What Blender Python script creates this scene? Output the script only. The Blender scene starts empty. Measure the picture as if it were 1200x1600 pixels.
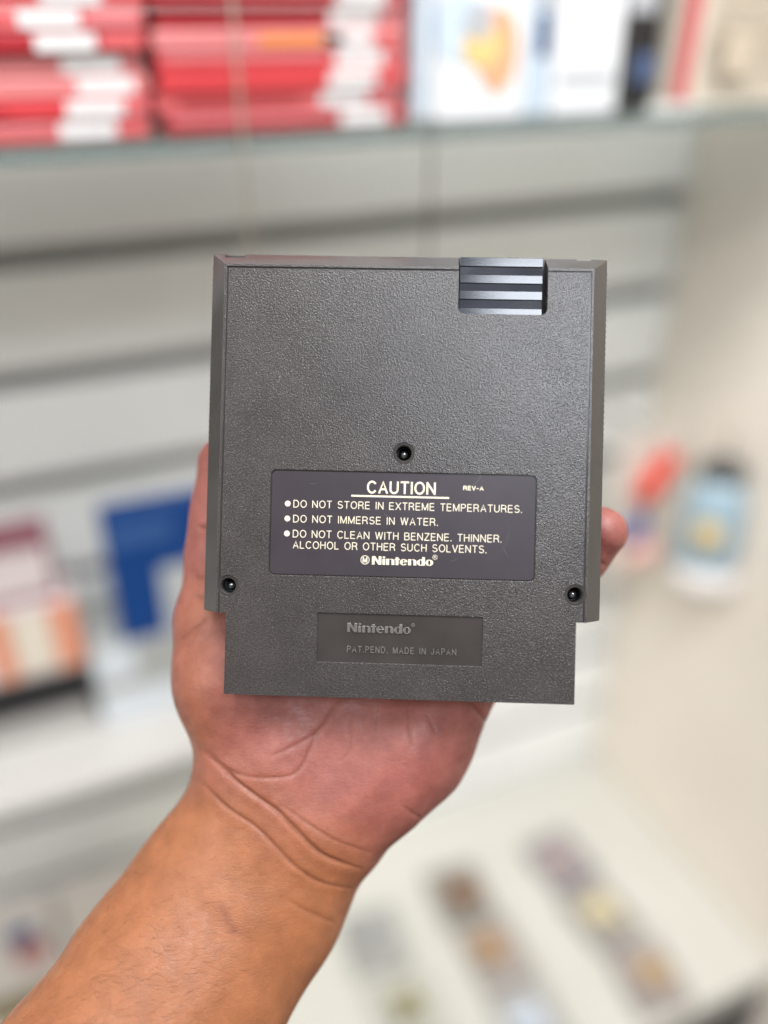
import bpy, bmesh, math, random
import numpy as np
from mathutils import Vector, Matrix, Euler
random.seed(7)
S = bpy.context.scene
COL = S.collection

# ------------------------------------------------------------------ camera
EYE = Vector((0.0, 0.0, 1.55))
F_PX, PITCH, YAW = 1380.0, math.radians(30), math.radians(23.6)
cam_d = bpy.data.cameras.new('camera')
cam = bpy.data.objects.new('camera', cam_d); COL.objects.link(cam)
cam.location = EYE
cam.rotation_euler = (math.radians(90) - PITCH, 0, -YAW)
cam_d.sensor_fit = 'VERTICAL'; cam_d.sensor_height = 36; cam_d.sensor_width = 27
cam_d.lens = F_PX / 1600 * 36
cam_d.clip_start = 0.01; cam_d.clip_end = 50
cam_d.dof.use_dof = True
cam_d.dof.focus_distance = 0.2665
cam_d.dof.aperture_fstop = 2.05
cam_d.dof.aperture_blades = 0
S.camera = cam
CAM = Matrix.LocRotScale(EYE, cam.rotation_euler, None)

# ------------------------------------------------------------------ light
W = bpy.data.worlds.new("World"); S.world = W; W.use_nodes = True
bg = W.node_tree.nodes['Background']
bg.inputs['Color'].default_value = (1.0, 0.94, 0.86, 1); bg.inputs['Strength'].default_value = 0.34

def area(name, loc, target, sx, sy, power, color):
    d = bpy.data.lights.new(name, 'AREA'); d.shape = 'RECTANGLE'; d.size = sx; d.size_y = sy
    d.energy = power; d.color = color
    o = bpy.data.objects.new(name, d); COL.objects.link(o)
    o.location = loc
    o.rotation_euler = (Vector(target) - Vector(loc)).to_track_quat('-Z', 'Y').to_euler()
    return o
area('ceiling_or_fill_lamp', (-0.12, -1.24, 2.75), (0.1, 0.2, 1.3), 0.5, 0.34, 20, (0.86, 0.92, 1.0))
area('ceiling_or_fill_lamp', (-2.3, -0.45, 2.70), (0.6, 0.5, 1.1), 1.4, 1.4, 54, (1.0, 0.95, 0.88))  # unseen fill lamp, added to brighten the side wall
area('ceiling_or_fill_lamp', (0.15, -0.22, 2.75), (0.15, 0.2, 1.2), 1.2, 0.5, 46, (0.98, 0.98, 1.0))

S.view_settings.view_transform = 'Standard'; S.view_settings.look = 'None'
S.view_settings.exposure = 0.0; S.view_settings.gamma = 1.0
S.cycles.use_denoising = True
S.cycles.max_bounces = 8
S.cycles.sample_clamp_indirect = 6

# ------------------------------------------------------------------ helpers
def tag(o, label=None, cat=None, group=None, kind=None):
    if label: o['label'] = label
    if cat: o['category'] = cat
    if group: o['group'] = group
    if kind: o['kind'] = kind
    return o

def empty(name, loc, label, cat, group=None, rot=(0, 0, 0)):
    o = bpy.data.objects.new(name, None); COL.objects.link(o)
    o.empty_display_size = 0.02
    o.location = loc; o.rotation_euler = rot
    return tag(o, label, cat, group)

def link(name, bm, mats, parent=None, smooth=False, loc=None, scale=None):
    if isinstance(bm, bmesh.types.BMesh):
        me = bpy.data.meshes.new(name); bm.to_mesh(me); bm.free()
    else:
        me = bm
    if scale: me.transform(Matrix.Scale(scale, 4))
    if not isinstance(mats, (list, tuple)): mats = [mats]
    mi_ = [p.material_index for p in me.polygons]
    me.materials.clear()
    for m in mats: me.materials.append(m)
    me.polygons.foreach_set('material_index', mi_)
    if smooth:
        for p in me.polygons: p.use_smooth = True
    o = bpy.data.objects.new(name, me); COL.objects.link(o)
    if parent: o.parent = parent
    if loc: o.location = loc
    return o

def box(bm, x0, x1, y0, y1, z0, z1, bev=0.0, mi=0, seg=2):
    t = bmesh.new()
    bmesh.ops.create_cube(t, size=1)
    for v in t.verts:
        v.co = Vector(((x0 + x1) / 2 + v.co.x * (x1 - x0), (y0 + y1) / 2 + v.co.y * (y1 - y0), (z0 + z1) / 2 + v.co.z * (z1 - z0)))
    if bev: bmesh.ops.bevel(t, geom=t.edges[:], offset=bev, segments=seg, affect='EDGES', profile=0.5)
    merge(bm, t, mi)

def merge(bm, t, mi=0, mat=None):
    if mat is not None: bmesh.ops.transform(t, matrix=mat, verts=t.verts[:])
    mp = {v: bm.verts.new(v.co) for v in t.verts}
    for f in t.faces:
        nf = bm.faces.new([mp[v] for v in f.verts]); nf.material_index = mi; nf.smooth = f.smooth
    t.free()

def prism(bm, pts, z0, z1, mi=0):
    """extruded polygon (counter-clockwise points) from z0 up to z1"""
    a = [bm.verts.new((x, y, z0)) for x, y in pts]; b = [bm.verts.new((x, y, z1)) for x, y in pts]
    n = len(pts)
    fs = [bm.faces.new(b), bm.faces.new(a[::-1])]
    for i in range(n): fs.append(bm.faces.new((a[i], a[(i + 1) % n], b[(i + 1) % n], b[i])))
    for f in fs: f.material_index = mi

def rrect(x0, x1, y0, y1, r, n=6):
    out = []
    for cx, cy, a0 in ((x1 - r, y1 - r, 0), (x0 + r, y1 - r, 90), (x0 + r, y0 + r, 180), (x1 - r, y0 + r, 270)):
        for k in range(n + 1):
            a = math.radians(a0 + 90 * k / n); out.append((cx + r * math.cos(a), cy + r * math.sin(a)))
    return out

def circle(cx, cy, r, n=40, rx=None):
    return [(cx + (rx or r) * math.cos(2 * math.pi * k / n), cy + r * math.sin(2 * math.pi * k / n)) for k in range(n)]

def lathe(bm, prof, n=40, mi=0, smooth=True, mat=None):
    t = bmesh.new(); rings = []
    for r, z in prof:
        rings.append([t.verts.new((r * math.cos(2 * math.pi * k / n), r * math.sin(2 * math.pi * k / n), z)) for k in range(n)] if r > 1e-9 else [t.verts.new((0, 0, z))])
    for A, B in zip(rings, rings[1:]):
        for k in range(n):
            a, b = A[k % len(A)], A[(k + 1) % len(A)]; c, d = B[(k + 1) % len(B)], B[k % len(B)]
            vs = []
            for v in (a, b, c, d):
                if v not in vs: vs.append(v)
            if len(vs) > 2:
                f = t.faces.new(vs); f.smooth = smooth
    merge(bm, t, mi, mat)

def tube(bm, pts, r, n=8, mi=0, r1=None):
    t = bmesh.new(); rings = []
    for i, p in enumerate(pts):
        p = Vector(p)
        d = (Vector(pts[min(i + 1, len(pts) - 1)]) - Vector(pts[max(i - 1, 0)])).normalized()
        u = d.orthogonal().normalized(); v = d.cross(u)
        rr = r if r1 is None else r + (r1 - r) * i / (len(pts) - 1)
        rings.append([t.verts.new(p + u * rr * math.cos(2 * math.pi * k / n) + v * rr * math.sin(2 * math.pi * k / n)) for k in range(n)])
    for A, B in zip(rings, rings[1:]):
        for k in range(n):
            f = t.faces.new((A[k], A[(k + 1) % n], B[(k + 1) % n], B[k])); f.smooth = True
    t.faces.new(rings[0][::-1]); t.faces.new(rings[-1])
    merge(bm, t, mi)

# ------------------------------------------------------------------ materials
def mat(name, color, rough=0.5, spec=0.5, metal=0.0, trans=0.0, emit=None, coat=0.0):
    m = bpy.data.materials.new(name); m.use_nodes = True
    b = m.node_tree.nodes['Principled BSDF']
    b.inputs['Base Color'].default_value = (*color, 1); b.inputs['Roughness'].default_value = rough
    b.inputs['Specular IOR Level'].default_value = spec; b.inputs['Metallic'].default_value = metal
    b.inputs['Transmission Weight'].default_value = trans; b.inputs['Coat Weight'].default_value = coat
    return m

def node(m, t, **k):
    n = m.node_tree.nodes.new(t)
    for a, v in k.items(): setattr(n, a, v)
    return n

def objcoord(m, scale):
    tc = node(m, 'ShaderNodeTexCoord'); mp = node(m, 'ShaderNodeMapping')
    mp.inputs['Scale'].default_value = (scale,) * 3 if not isinstance(scale, tuple) else scale
    m.node_tree.links.new(tc.outputs['Object'], mp.inputs['Vector'])
    return mp.outputs['Vector']

def add_noise(m, vec, scale, detail=3, rough=0.5):
    n = node(m, 'ShaderNodeTexNoise'); n.inputs['Scale'].default_value = scale
    n.inputs['Detail'].default_value = detail; n.inputs['Roughness'].default_value = rough
    m.node_tree.links.new(vec, n.inputs['Vector'])
    return n.outputs['Fac']

def ramp(m, fac, stops):
    r = node(m, 'ShaderNodeValToRGB'); e = r.color_ramp.elements
    while len(e) < len(stops): e.new(0.5)
    for el, (p, c) in zip(e, stops): el.position = p; el.color = (*c, 1) if len(c) == 3 else c
    m.node_tree.links.new(fac, r.inputs['Fac'])
    return r.outputs['Color']

def bump(m, height, dist, strength=1.0, prev=None):
    b = node(m, 'ShaderNodeBump'); b.inputs['Distance'].default_value = dist; b.inputs['Strength'].default_value = strength
    m.node_tree.links.new(height, b.inputs['Height'])
    if prev: m.node_tree.links.new(prev, b.inputs['Normal'])
    return b.outputs['Normal']

def bsdf(m): return m.node_tree.nodes['Principled BSDF']
def L(m, a, b): m.node_tree.links.new(a, b)

def mottled(name, c0, c1, scale, rough=0.5, spec=0.4, bscale=None, bdist=0.0003):
    m = mat(name, c0, rough, spec)
    v = objcoord(m, 1.0)
    L(m, ramp(m, add_noise(m, v, scale), [(0.35, c0), (0.65, c1)]), bsdf(m).inputs['Base Color'])
    if bscale: L(m, bump(m, add_noise(m, v, bscale), bdist, 0.4), bsdf(m).inputs['Normal'])
    return m

def plastic(name, c, rough, grain=False):
    m = mat(name, c, rough, 0.5)
    v = objcoord(m, 1000.0)          # object coordinates in millimetres
    b = bsdf(m)
    c1 = tuple(x * 1.12 for x in c); c0 = tuple(x * 0.9 for x in c)
    L(m, ramp(m, add_noise(m, v, 0.06, 4), [(0.35, c0), (0.65, c1)]), b.inputs['Base Color'])
    # wear: patches rubbed smoother
    w = add_noise(m, v, 0.09, 5, 0.6)
    L(m, ramp(m, w, [(0.35, (rough - 0.02,) * 3), (0.7, (rough + 0.03,) * 3)]), b.inputs['Roughness'])
    b.inputs['Specular IOR Level'].default_value = 0.40 if grain else 0.2
    if grain:
        n1 = add_noise(m, v, 2.35, 2, 0.5)
        sp = node(m, 'ShaderNodeMix', data_type='RGBA', blend_type='MULTIPLY'); sp.inputs[0].default_value = 1.0
        src = b.inputs['Base Color'].links[0].from_socket
        L(m, src, sp.inputs[6]); L(m, ramp(m, n1, [(0.38, (0.7,) * 3), (0.60, (1.35,) * 3)]), sp.inputs[7]); L(m, sp.outputs[2], b.inputs['Base Color']); n2 = add_noise(m, v, 0.9, 1)  # grain relief repeated in the colour: pits darker, peaks lighter
        vo = node(m, 'ShaderNodeTexVoronoi'); vo.feature = 'SMOOTH_F1'; vo.inputs['Scale'].default_value = 2.4
        L(m, v, vo.inputs['Vector'])
        a = bump(m, vo.outputs['Distance'], 0.00005, 1.0)
        L(m, bump(m, n1, 0.00008, 1.0, a), b.inputs['Normal'])
    else:
        L(m, bump(m, add_noise(m, v, 0.8, 4), 0.000005, 1.0), b.inputs['Normal'])
    return m

M_grain = plastic('grained_grey_plastic', (0.0285, 0.0252, 0.0245), 0.22, True)
M_smooth = plastic('smooth_grey_plastic', (0.029, 0.0255, 0.024), 0.21)
M_edge = plastic('highlight_plastic_edge', (0.05, 0.046, 0.045), 0.2)  # edge highlights put into the colour: bevels lighter and glossier than the body
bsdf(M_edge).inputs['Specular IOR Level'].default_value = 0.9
M_front = plastic('front_grey_plastic', (0.033, 0.031, 0.030), 0.4)
M_grip = plastic('glossy_grip_plastic', (0.014, 0.016, 0.023), 0.16)
bsdf(M_grip).inputs['Coat Weight'].default_value = 0.35; bsdf(M_grip).inputs['Coat Roughness'].default_value = 0.05
M_label = plastic('purple_grey_label', (0.022, 0.0170, 0.0225), 0.36)
bsdf(M_label).inputs['Specular IOR Level'].default_value = 0.3
M_print = mat('cream_print', (0.50, 0.46, 0.36), 0.5, 0.3)
M_steel = mat('blackened_steel', (0.35, 0.35, 0.36), 0.22, 0.5, 1.0)
M_dark = mat('black_rim_and_hole_shade', (0.02, 0.02, 0.02), 0.5, 0.4)  # black screw rims, and the shade painted inside the holes

# ------------------------------------------------------------------ room
WY, CX = 0.78, 0.698            # slatwall plane, side wall plane
Zt = EYE.z
m_slat = mottled('white_laminate', (0.74, 0.75, 0.73), (0.78, 0.79, 0.77), 6, 0.45, 0.4)
m_slot = mat('slot_lining', (0.33, 0.33, 0.32), 0.6, 0.3)
m_wall = mottled('cream_paint', (0.73, 0.67, 0.59), (0.77, 0.71, 0.63), 5, 0.7, 0.2, 400, 0.0003)
m_base = mottled('white_melamine', (0.50, 0.49, 0.44), (0.54, 0.53, 0.48), 4, 0.4, 0.4)
m_floor = mottled('dark_floor', (0.035, 0.035, 0.037), (0.05, 0.05, 0.05), 8, 0.4, 0.4)
BASE_Z = Zt - 1.006
slots = [-0.181 + 0.1014 * k for k in range(6, -1, -1)]
zs = [-0.181 - 0.102 * k for k in range(-7, 9)]
bm = bmesh.new()
edges = sorted([Zt + z for z in zs])
lo = BASE_Z + 0.002
for z in edges + [Zt + 1.05]:
    if z - 0.007 > lo:
        box(bm, -1.6, CX - 0.002, WY, WY + 0.012, lo, z - 0.010, 0.0015)
        lo = z + 0.010
box(bm, -1.6, CX - 0.002, WY + 0.022, WY + 0.03, BASE_Z + 0.002, Zt + 1.05, 0, 1)
slat = link('slatwall', bm, [m_slat, m_slot])
tag(slat, 'white slatwall panel with horizontal grooves behind the hand and cartridge', 'slatwall')
bm = bmesh.new(); box(bm, CX, CX + 0.1, -2.5, WY + 0.1, 0, Zt + 1.15)
tag(link('side_wall', bm, m_wall), 'plain cream painted wall meeting the slatwall at the right', 'wall')
bm = bmesh.new(); box(bm, -4, 4, -4, 4, -0.05, 0)
tag(link('floor', bm, m_floor), kind='structure')
bm = bmesh.new()
box(bm, -1.6, CX - 0.002, 0.402, WY + 0.1, BASE_Z - 0.03, BASE_Z, 0.002)
base = empty('display_base', (0, 0.4, 0), 'white counter base at the foot of the slatwall', 'counter')
o = link('counter_top', bm, m_base, base, loc=(0, -0.4, 0))
bm = bmesh.new(); box(bm, -1.6, CX - 0.004, 0.41, WY, 0.002, BASE_Z - 0.031)
link('cabinet', bm, m_floor, base, loc=(0, -0.4, 0))

# glass shelf and what stands on it
m_glass = mat('green_glass', (0.72, 0.78, 0.76), 0.03, 0.5, trans=1.0); bsdf(m_glass).inputs['IOR'].default_value = 1.5
m_gedge = mat('glass_edge', (0.13, 0.16, 0.155), 0.2, 0.5)
SY = 0.52; SZ = Zt - 0.0655
bm = bmesh.new(); box(bm, -0.9, CX - 0.004, SY + 0.0015, WY - 0.002, SZ - 0.008, SZ, 0.0)
sh = link('glass_shelf', bm, m_glass)
tag(sh, 'green edged glass shelf carrying the red cases at the top', 'shelf')
bm = bmesh.new(); box(bm, -0.9, CX - 0.004, SY, SY + 0.0013, SZ - 0.0078, SZ - 0.0002)
link('polished_edge', bm, m_gedge, sh)

def paper(name, c, rough=0.4): return mat(name, c, rough, 0.4)
reds = [paper('red_spine', c, 0.35) for c in ((0.46, 0.035, 0.042), (0.52, 0.10, 0.105), (0.30, 0.018, 0.026), (0.52, 0.17, 0.17))]
m_white = paper('white_print', (0.58, 0.58, 0.58)); m_grey = paper('grey_print', (0.35, 0.36, 0.38))
m_gold = paper('gold_print', (0.60, 0.20, 0.05)); m_black = paper('black_print', (0.008, 0.008, 0.009))
m_navy = paper('navy_print', (0.05, 0.08, 0.16)); m_pink = paper('pale_red_print_and_highlight', (0.52, 0.16, 0.17))
posw = ['at the bottom of its pile', 'second from the bottom', 'third from the bottom', 'fourth from the bottom',
        'fifth from the bottom', 'sixth from the bottom', 'seventh from the bottom', 'eighth from the bottom', 'ninth from the bottom', 'tenth from the bottom']
T = 0.0105
def case_stack(xr, w, wht, side, n, seed):
    rnd = random.Random(seed)
    for k in range(n):
        dx = rnd.uniform(-0.0025, 0.0025); dy = rnd.uniform(0, 0.006)
        x1 = xr + dx; x0 = x1 - w
        z0 = SZ + 0.0005 + k * T
        root = empty('game_case', ((x0 + x1) / 2, SY + 0.015 + dy, z0),
                     'red game case, %s in the %s pile' % (posw[k], side), 'game case', 'red game cases stacked on the glass shelf')
        bm = bmesh.new(); box(bm, -w / 2, w / 2, 0, 0.115, 0.0003, T - 0.0006, 0.0012)
        link('case_shell', bm, reds[(k * 3 + k // 3 + seed) % 4], root)
        wo = wht + rnd.uniform(-0.006, 0.006) + (0.010 - 0.001 * k if side == 'left' and k < 4 else (0.022 if side == 'left' and k < 7 else 0.004))
        bm = bmesh.new(); box(bm, w / 2 - wo - 0.03, w / 2 - wo, -0.0006, -0.0001, 0.0012, T - 0.0015)
        link('spine_label', bm, m_white, root)
        bm = bmesh.new(); box(bm, w / 2 - wo + 0.003, w / 2 - 0.003, -0.0006, -0.0001, 0.002, T - 0.0023)
        link('spine_mark', bm, m_pink if k % 2 else reds[1], root)
        if side == 'right' and k == 4:
            bm = bmesh.new(); box(bm, -0.015, 0.035, -0.0006, -0.0001, 0.002, T - 0.003)
            link('spine_title', bm, m_gold, root)
        if k in (0, 3, 6, 8):
            bm = bmesh.new(); box(bm, -w / 2 + .004, w / 2 - wo - 0.034, -0.0006, -0.0001, T * .55, T * .86)
            link('spine_highlight', bm, m_pink, root)  # pale strips painted as highlights along the spines
        if k in (1, 5):
            bm = bmesh.new(); box(bm, -0.06, 0.01, -0.0006, -0.0001, 0.004, 0.0065)
            link('spine_title', bm, reds[2], root)
case_stack(0.0955, 0.165, 0.005, 'left', 10, 1)
case_stack(0.248, 0.1475, 0.014, 'right', 10, 2)

def carton(name, x0, x1, y0, d, z0, z1, body, label, cat, prints=(), rot=0, group=None, tilt=0):
    root = empty(name, ((x0 + x1) / 2, y0, z0), label, cat, group, (0, math.radians(tilt), math.radians(rot)))
    w = (x1 - x0) / 2; h = z1 - z0
    bm = bmesh.new(); box(bm, -w, w, 0, d, 0, h, 0.0015)
    link('carton', bm, body, root)
    for i, (nm, a, b, c, e, m, *r) in enumerate(prints):
        bm = bmesh.new()
        if r:   # elliptical printed patch
            pts = circle(0, 0, (e - c) * h / 2, 24, rx=(b - a) * w)
            t = bmesh.new(); prism(t, pts, 0, 0.0004)
            merge(bm, t, 0, Matrix.Translation((-w + (a + b) * w, -0.0001 - 0.0005 * (i + 1) + 0.0004, (c + e) / 2 * h)) @ Matrix.Rotation(math.pi / 2, 4, 'X'))
        else:
            box(bm, -w + 2 * w * a, -w + 2 * w * b, -0.0005 * (i + 1) - 0.0001, -0.0002 - 0.0005 * i, c * h, e * h)
        link(nm, bm, m, root)
    return root
m_sky = paper('pale_blue_print', (0.42, 0.50, 0.58)); m_or = paper('orange_print', (0.60, 0.30, 0.17)); m_yel = paper('yellow_print', (0.60, 0.44, 0.18))
m_boxw = paper('white_carton', (0.58, 0.60, 0.62)); m_cream = paper('cream_paper', (0.55, 0.50, 0.42)); m_red = paper('red_board', (0.38, 0.05, 0.06)); m_tan = paper('tan_print', (0.42, 0.36, 0.28))
carton('boxed_game', 0.256, 0.335, SY + 0.02, 0.03, SZ + .0005, SZ + 0.15, m_boxw, 'white upright game box with an orange and blue picture, beside the red piles', 'game box',
       [('picture', .12, .60, .22, .48, m_sky, 1), ('picture', .55, .90, .10, .42, m_or, 1), ('picture', .40, .74, .20, .36, m_yel, 1), ('picture', .42, .66, .30, .44, m_grey, 1), ('strip', .0, .1, .02, .98, m_sky)])
carton('boxed_game', 0.337, 0.352, SY + 0.02, 0.03, SZ + .0005, SZ + 0.14, m_sky, 'narrow pale blue game spine between two white boxes', 'game box',
       [('spine_mark', .3, .9, .25, .42, m_navy), ('spine_mark', .3, .9, .45, .6, m_grey)])
carton('boxed_game', 0.354, 0.406, SY + 0.018, 0.03, SZ + .0005, SZ + 0.15, m_boxw, 'plain white upright game box next to the black one', 'game box',
       [('strip', .1, .9, .12, .17, m_grey)])
carton('boxed_game', 0.413, 0.446, SY + 0.03, 0.03, SZ + .0005, SZ + 0.14, m_black, 'black upright game box with a blue grey cover patch', 'game box',
       [('picture', .1, .8, .42, .9, m_grey), ('picture', .4, .9, .12, .25, m_navy)])
book = carton('book', 0.4515, 0.56, SY + 0.018, 0.03, SZ + .0035, SZ + 0.15, m_cream, 'thick cream book with a red spine edge leaning at the right end of the shelf', 'book',
       [('red_edge', .0, .13, .0, 1, m_red)] + [('print_line', .2, .97, .05 + .06 * q, .075 + .06 * q, m_tan) for q in range(14)] + [('print_block', .3, .55, .12, .3, m_tan)], tilt=2)

# two hanging cords
for (x, c, lab, r) in ((0.1385, (0.55, 0.50, 0.42), 'pale hanging cord in front of the red cases', 0.0011), (0.2545, (0.10, 0.07, 0.07), 'dark hanging cord beside the white game box', 0.0009)):
    bm = bmesh.new(); tube(bm, [(0, 0, 0), (0, 0, 0.8)], r, 8)
    t = empty('hanging_cord', (x, SY - 0.008, Zt - 0.185), lab, 'cord')
    mm = mat('cord', c, 0.6); link('cord', bm, mm, t)
    bm = bmesh.new(); lathe(bm, [(0, -0.006), (0.003, -0.004), (0.0036, 0), (0.003, 0.004), (0, 0.006)], 16)
    link('end_bead', bm, mm, t)

# left-hand ledge with boxes
m_acr = mat('clear_acrylic', (0.9, 0.93, 0.95), 0.1, 0.5, trans=0.85)
m_lw = paper('pink_white_board', (0.52, 0.46, 0.46)); m_mauve = paper('mauve_board', (0.20, 0.08, 0.10))
m_peach = paper('peach_print', (0.55, 0.23, 0.14)); m_blue = paper('blue_board', (0.004, 0.038, 0.16)); m_pale = paper('pale_plastic', (0.50, 0.54, 0.57), 0.3)
LZ = Zt - 0.586
m_riser = paper('riser_grey', (0.30, 0.29, 0.28))
bm = bmesh.new(); box(bm, -0.35, 0.16, 0.60, WY - 0.001, LZ - 0.004, LZ, 0.001); box(bm, -0.35, 0.16, WY - 0.004, WY - 0.0012, LZ + 0.0005, LZ + 0.05)
tag(link('acrylic_ledge', bm, mat('frosted_acrylic', (0.42, 0.41, 0.39), 0.35)), 'thin grey ledge on the slatwall under the boxed accessories', 'shelf')
carton('riser_block', -0.16, 0.0, 0.676, 0.05, LZ + .0005, LZ + 0.032, m_riser, 'plain grey riser under the black box on the ledge', 'riser')
carton('accessory_box', -0.16, 0.004, 0.672, 0.05, LZ + .0325, LZ + 0.073, m_black, 'low black box under the white and orange one', 'box')
carton('accessory_box', -0.16, 0.004, 0.67, 0.04, LZ + .0735, LZ + 0.148, m_lw, 'white and orange box above the black one on the ledge', 'box',
       [('orange_panel', .86, .995, .05, .97, m_peach), ('orange_panel', .55, .66, .05, .97, m_peach), ('blank_panel', .67, .855, .1, .9, m_cream)])
carton('accessory_box', -0.165, -0.006, 0.675, 0.02, LZ + .1485, LZ + 0.218, m_mauve, 'pink and mauve box topping the left pile', 'box',
       [('pale_panel', .5, .97, .12, .72, m_lw)])
carton('hardware_box', 0.036, 0.15, 0.665, 0.02, LZ + 0.0895, LZ + 0.222, m_blue, 'blue box with a white window beside the thumb', 'box',
       [('window_panel', .36, 1, -.005, .53, paper('window_grey', (0.36, 0.38, 0.38))), ('blue_highlight', .03, .5, .75, .9, paper('mid_blue', (0.03, 0.08, 0.22)))])
carton('plastic_tray', 0.008, 0.13, 0.664, 0.09, LZ + .0005, LZ + 0.089, paper('grey_plastic', (0.30, 0.31, 0.30)), 'pale grey tray under the blue box', 'tray',
       [('front_lip', 0, .62, .0, .42, m_pale), ('corner_tab', 0, .3, .6, .98, m_pale)])

m_pale2 = paper('greyish_board', (0.40, 0.37, 0.34)); m_olive = paper('olive_print', (0.12, 0.09, 0.03))
# bottom-left packages leaning on the slatwall
carton('leaning_package', -0.20, -0.085, 0.70, 0.02, BASE_Z + .0005, BASE_Z + 0.17, m_pale2, 'pale package with blue and red picture, bottom left', 'package',
       [('picture', .55, .85, .72, .92, m_navy, 1), ('picture', .58, .92, .5, .75, paper('dull_red', (0.25, 0.09, 0.08)), 1), ('strip', .2, .95, .0, .28, m_olive)])
carton('leaning_package', -0.078, 0.02, 0.705, 0.02, BASE_Z + .0005, BASE_Z + 0.165, m_pale2, 'blank pale package behind the forearm', 'package',
       [('strip', .05, .9, .0, .3, m_olive)])

# hanging toy packs by the right-hand corner
m_teal = paper('light_blue_plastic', (0.28, 0.38, 0.44), 0.3)
def hook(parent, y, z, d=(0, 1, 0), ln=0.07):
    bm = bmesh.new(); tube(bm, [(0, y, z), (0, y + ln, z)], 0.002, 8); return link('peg_hook', bm, M_steel, parent)
# pack 1
t = empty('blister_pack', (0.635, 0.70, Zt - 0.60), 'blister pack with a red and blue toy hanging beside the fingertip', 'toy pack')
bm = bmesh.new(); prism(bm, rrect(-0.045, 0.04, 0, 0.19, 0.006), 0, 0.001)
bm.transform(Matrix.Rotation(math.pi / 2, 4, 'X')); link('backing_card', bm, paper('beige_card', (0.66, 0.60, 0.53)), t)
bm = bmesh.new(); lathe(bm, [(0, -.022), (.016, -.018), (.022, 0), (.016, .020), (0, .026)], 20, mat=Matrix.Translation((-.006, -.015, .128)) @ Matrix.Rotation(.5, 4, 'Y') @ Matrix.Diagonal((.75, .6, 1.15, 1)))
lathe(bm, [(0, -.012), (.012, -.008), (.012, .008), (0, .012)], 20, mat=Matrix.Translation((.016, -.012, .152)))
link('toy_body', bm, paper('toy_red', (0.62, 0.05, 0.025)), t)
bm = bmesh.new(); lathe(bm, [(0, -.024), (.012, -.018), (.015, 0), (.012, .016), (0, .022)], 20, mat=Matrix.Translation((-.016, -.014, .070)) @ Matrix.Rotation(.5, 4, 'Y') @ Matrix.Diagonal((.9, .6, .9, 1)))
link('toy_legs', bm, paper('toy_blue', (0.02, 0.04, 0.22)), t)
bm = bmesh.new(); lathe(bm, [(0, -.012), (.022, -.008), (.025, .0), (.02, .008), (0, .012)], 20, mat=Matrix.Translation((.0, -.012, .035)) @ Matrix.Diagonal((1, .6, 1.2, 1)))
link('toy_stand', bm, paper('toy_pink', (0.70, 0.42, 0.36)), t)
bm = bmesh.new(); tube(bm, [(0, -0.01, .182), (0, WY - 0.70 - .001, .182)], 0.0018); link('peg_hook', bm, M_steel, t)
# pack 2
t = empty('bottle_pack', (0.668, 0.625, Zt - 0.571), 'rounded light blue pack with yellow roundel and dark cap on the cream wall', 'toy pack', rot=(0, 0, math.radians(-50)))
bm = bmesh.new(); lathe(bm, [(0, 0), (.030, .001), (.036, .006), (.037, .05), (.034, .10), (.026, .125), (0, .127)], 32, mat=Matrix.Diagonal((.92, .5, 1, 1)))
link('shell', bm, m_teal, t)
bm = bmesh.new(); lathe(bm, [(.0, .1275), (.025, .1278), (.024, .142), (.014, .152), (0, .153)], 32, mat=Matrix.Diagonal((1, .55, 1, 1)))
link('cap', bm, paper('cap_dark', (0.06, 0.06, 0.055)), t)
bm = bmesh.new(); lathe(bm, [(0, .004), (.012, .003), (.017, 0), (0, -.002)], 24, mat=Matrix.Translation((.0, -.0205, .066)) @ Matrix.Rotation(math.pi / 2, 4, 'X'))
link('roundel', bm, m_yel, t)
bm = bmesh.new(); lathe(bm, [(0, -.002), (.040, 0), (.042, .012), (.040, .028), (.0, .030)], 32, mat=Matrix.Translation((0.004, 0, -0.012)) @ Matrix.Diagonal((.9, .62, 1, 1)))
link('pack_base', bm, paper('pack_pale', (0.62, 0.58, 0.55)), t)
bm = bmesh.new(); tube(bm, [(0, 0.0, .156), (.0, .0, .164), (0, .036, .166)], 0.0018); link('peg_hook', bm, M_steel, t)

# loose cartridges on the counter
cols = [((0.18, 0.09, 0.05), (0.22, 0.21, 0.18)), ((0.34, 0.21, 0.11), (0.30, 0.27, 0.25)), ((0.45, 0.50, 0.56), (0.32, 0.31, 0.30)),
        ((0.36, 0.28, 0.27), (0.24, 0.22, 0.23)), ((0.55, 0.48, 0.30), (0.27, 0.25, 0.23)), ((0.38, 0.27, 0.16), (0.27, 0.24, 0.23)),
        ((0.30, 0.30, 0.29), (0.30, 0.30, 0.28)), ((0.26, 0.25, 0.15), (0.42, 0.41, 0.37)), ((0.3, 0.2, 0.18), (0.3, 0.3, 0.3))]
labs = ['brown label, farthest in the middle row', 'orange label in the middle row', 'pale blue label, nearest in the middle row',
        'pinkish label, farthest in the right row', 'yellow label in the right row', 'tan label, nearest in the right row',
        'dark grey label, farthest in the row beside the wrist', 'olive label beside the forearm', 'reddish label by the forearm, nearest of its row']
k = 0
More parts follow.
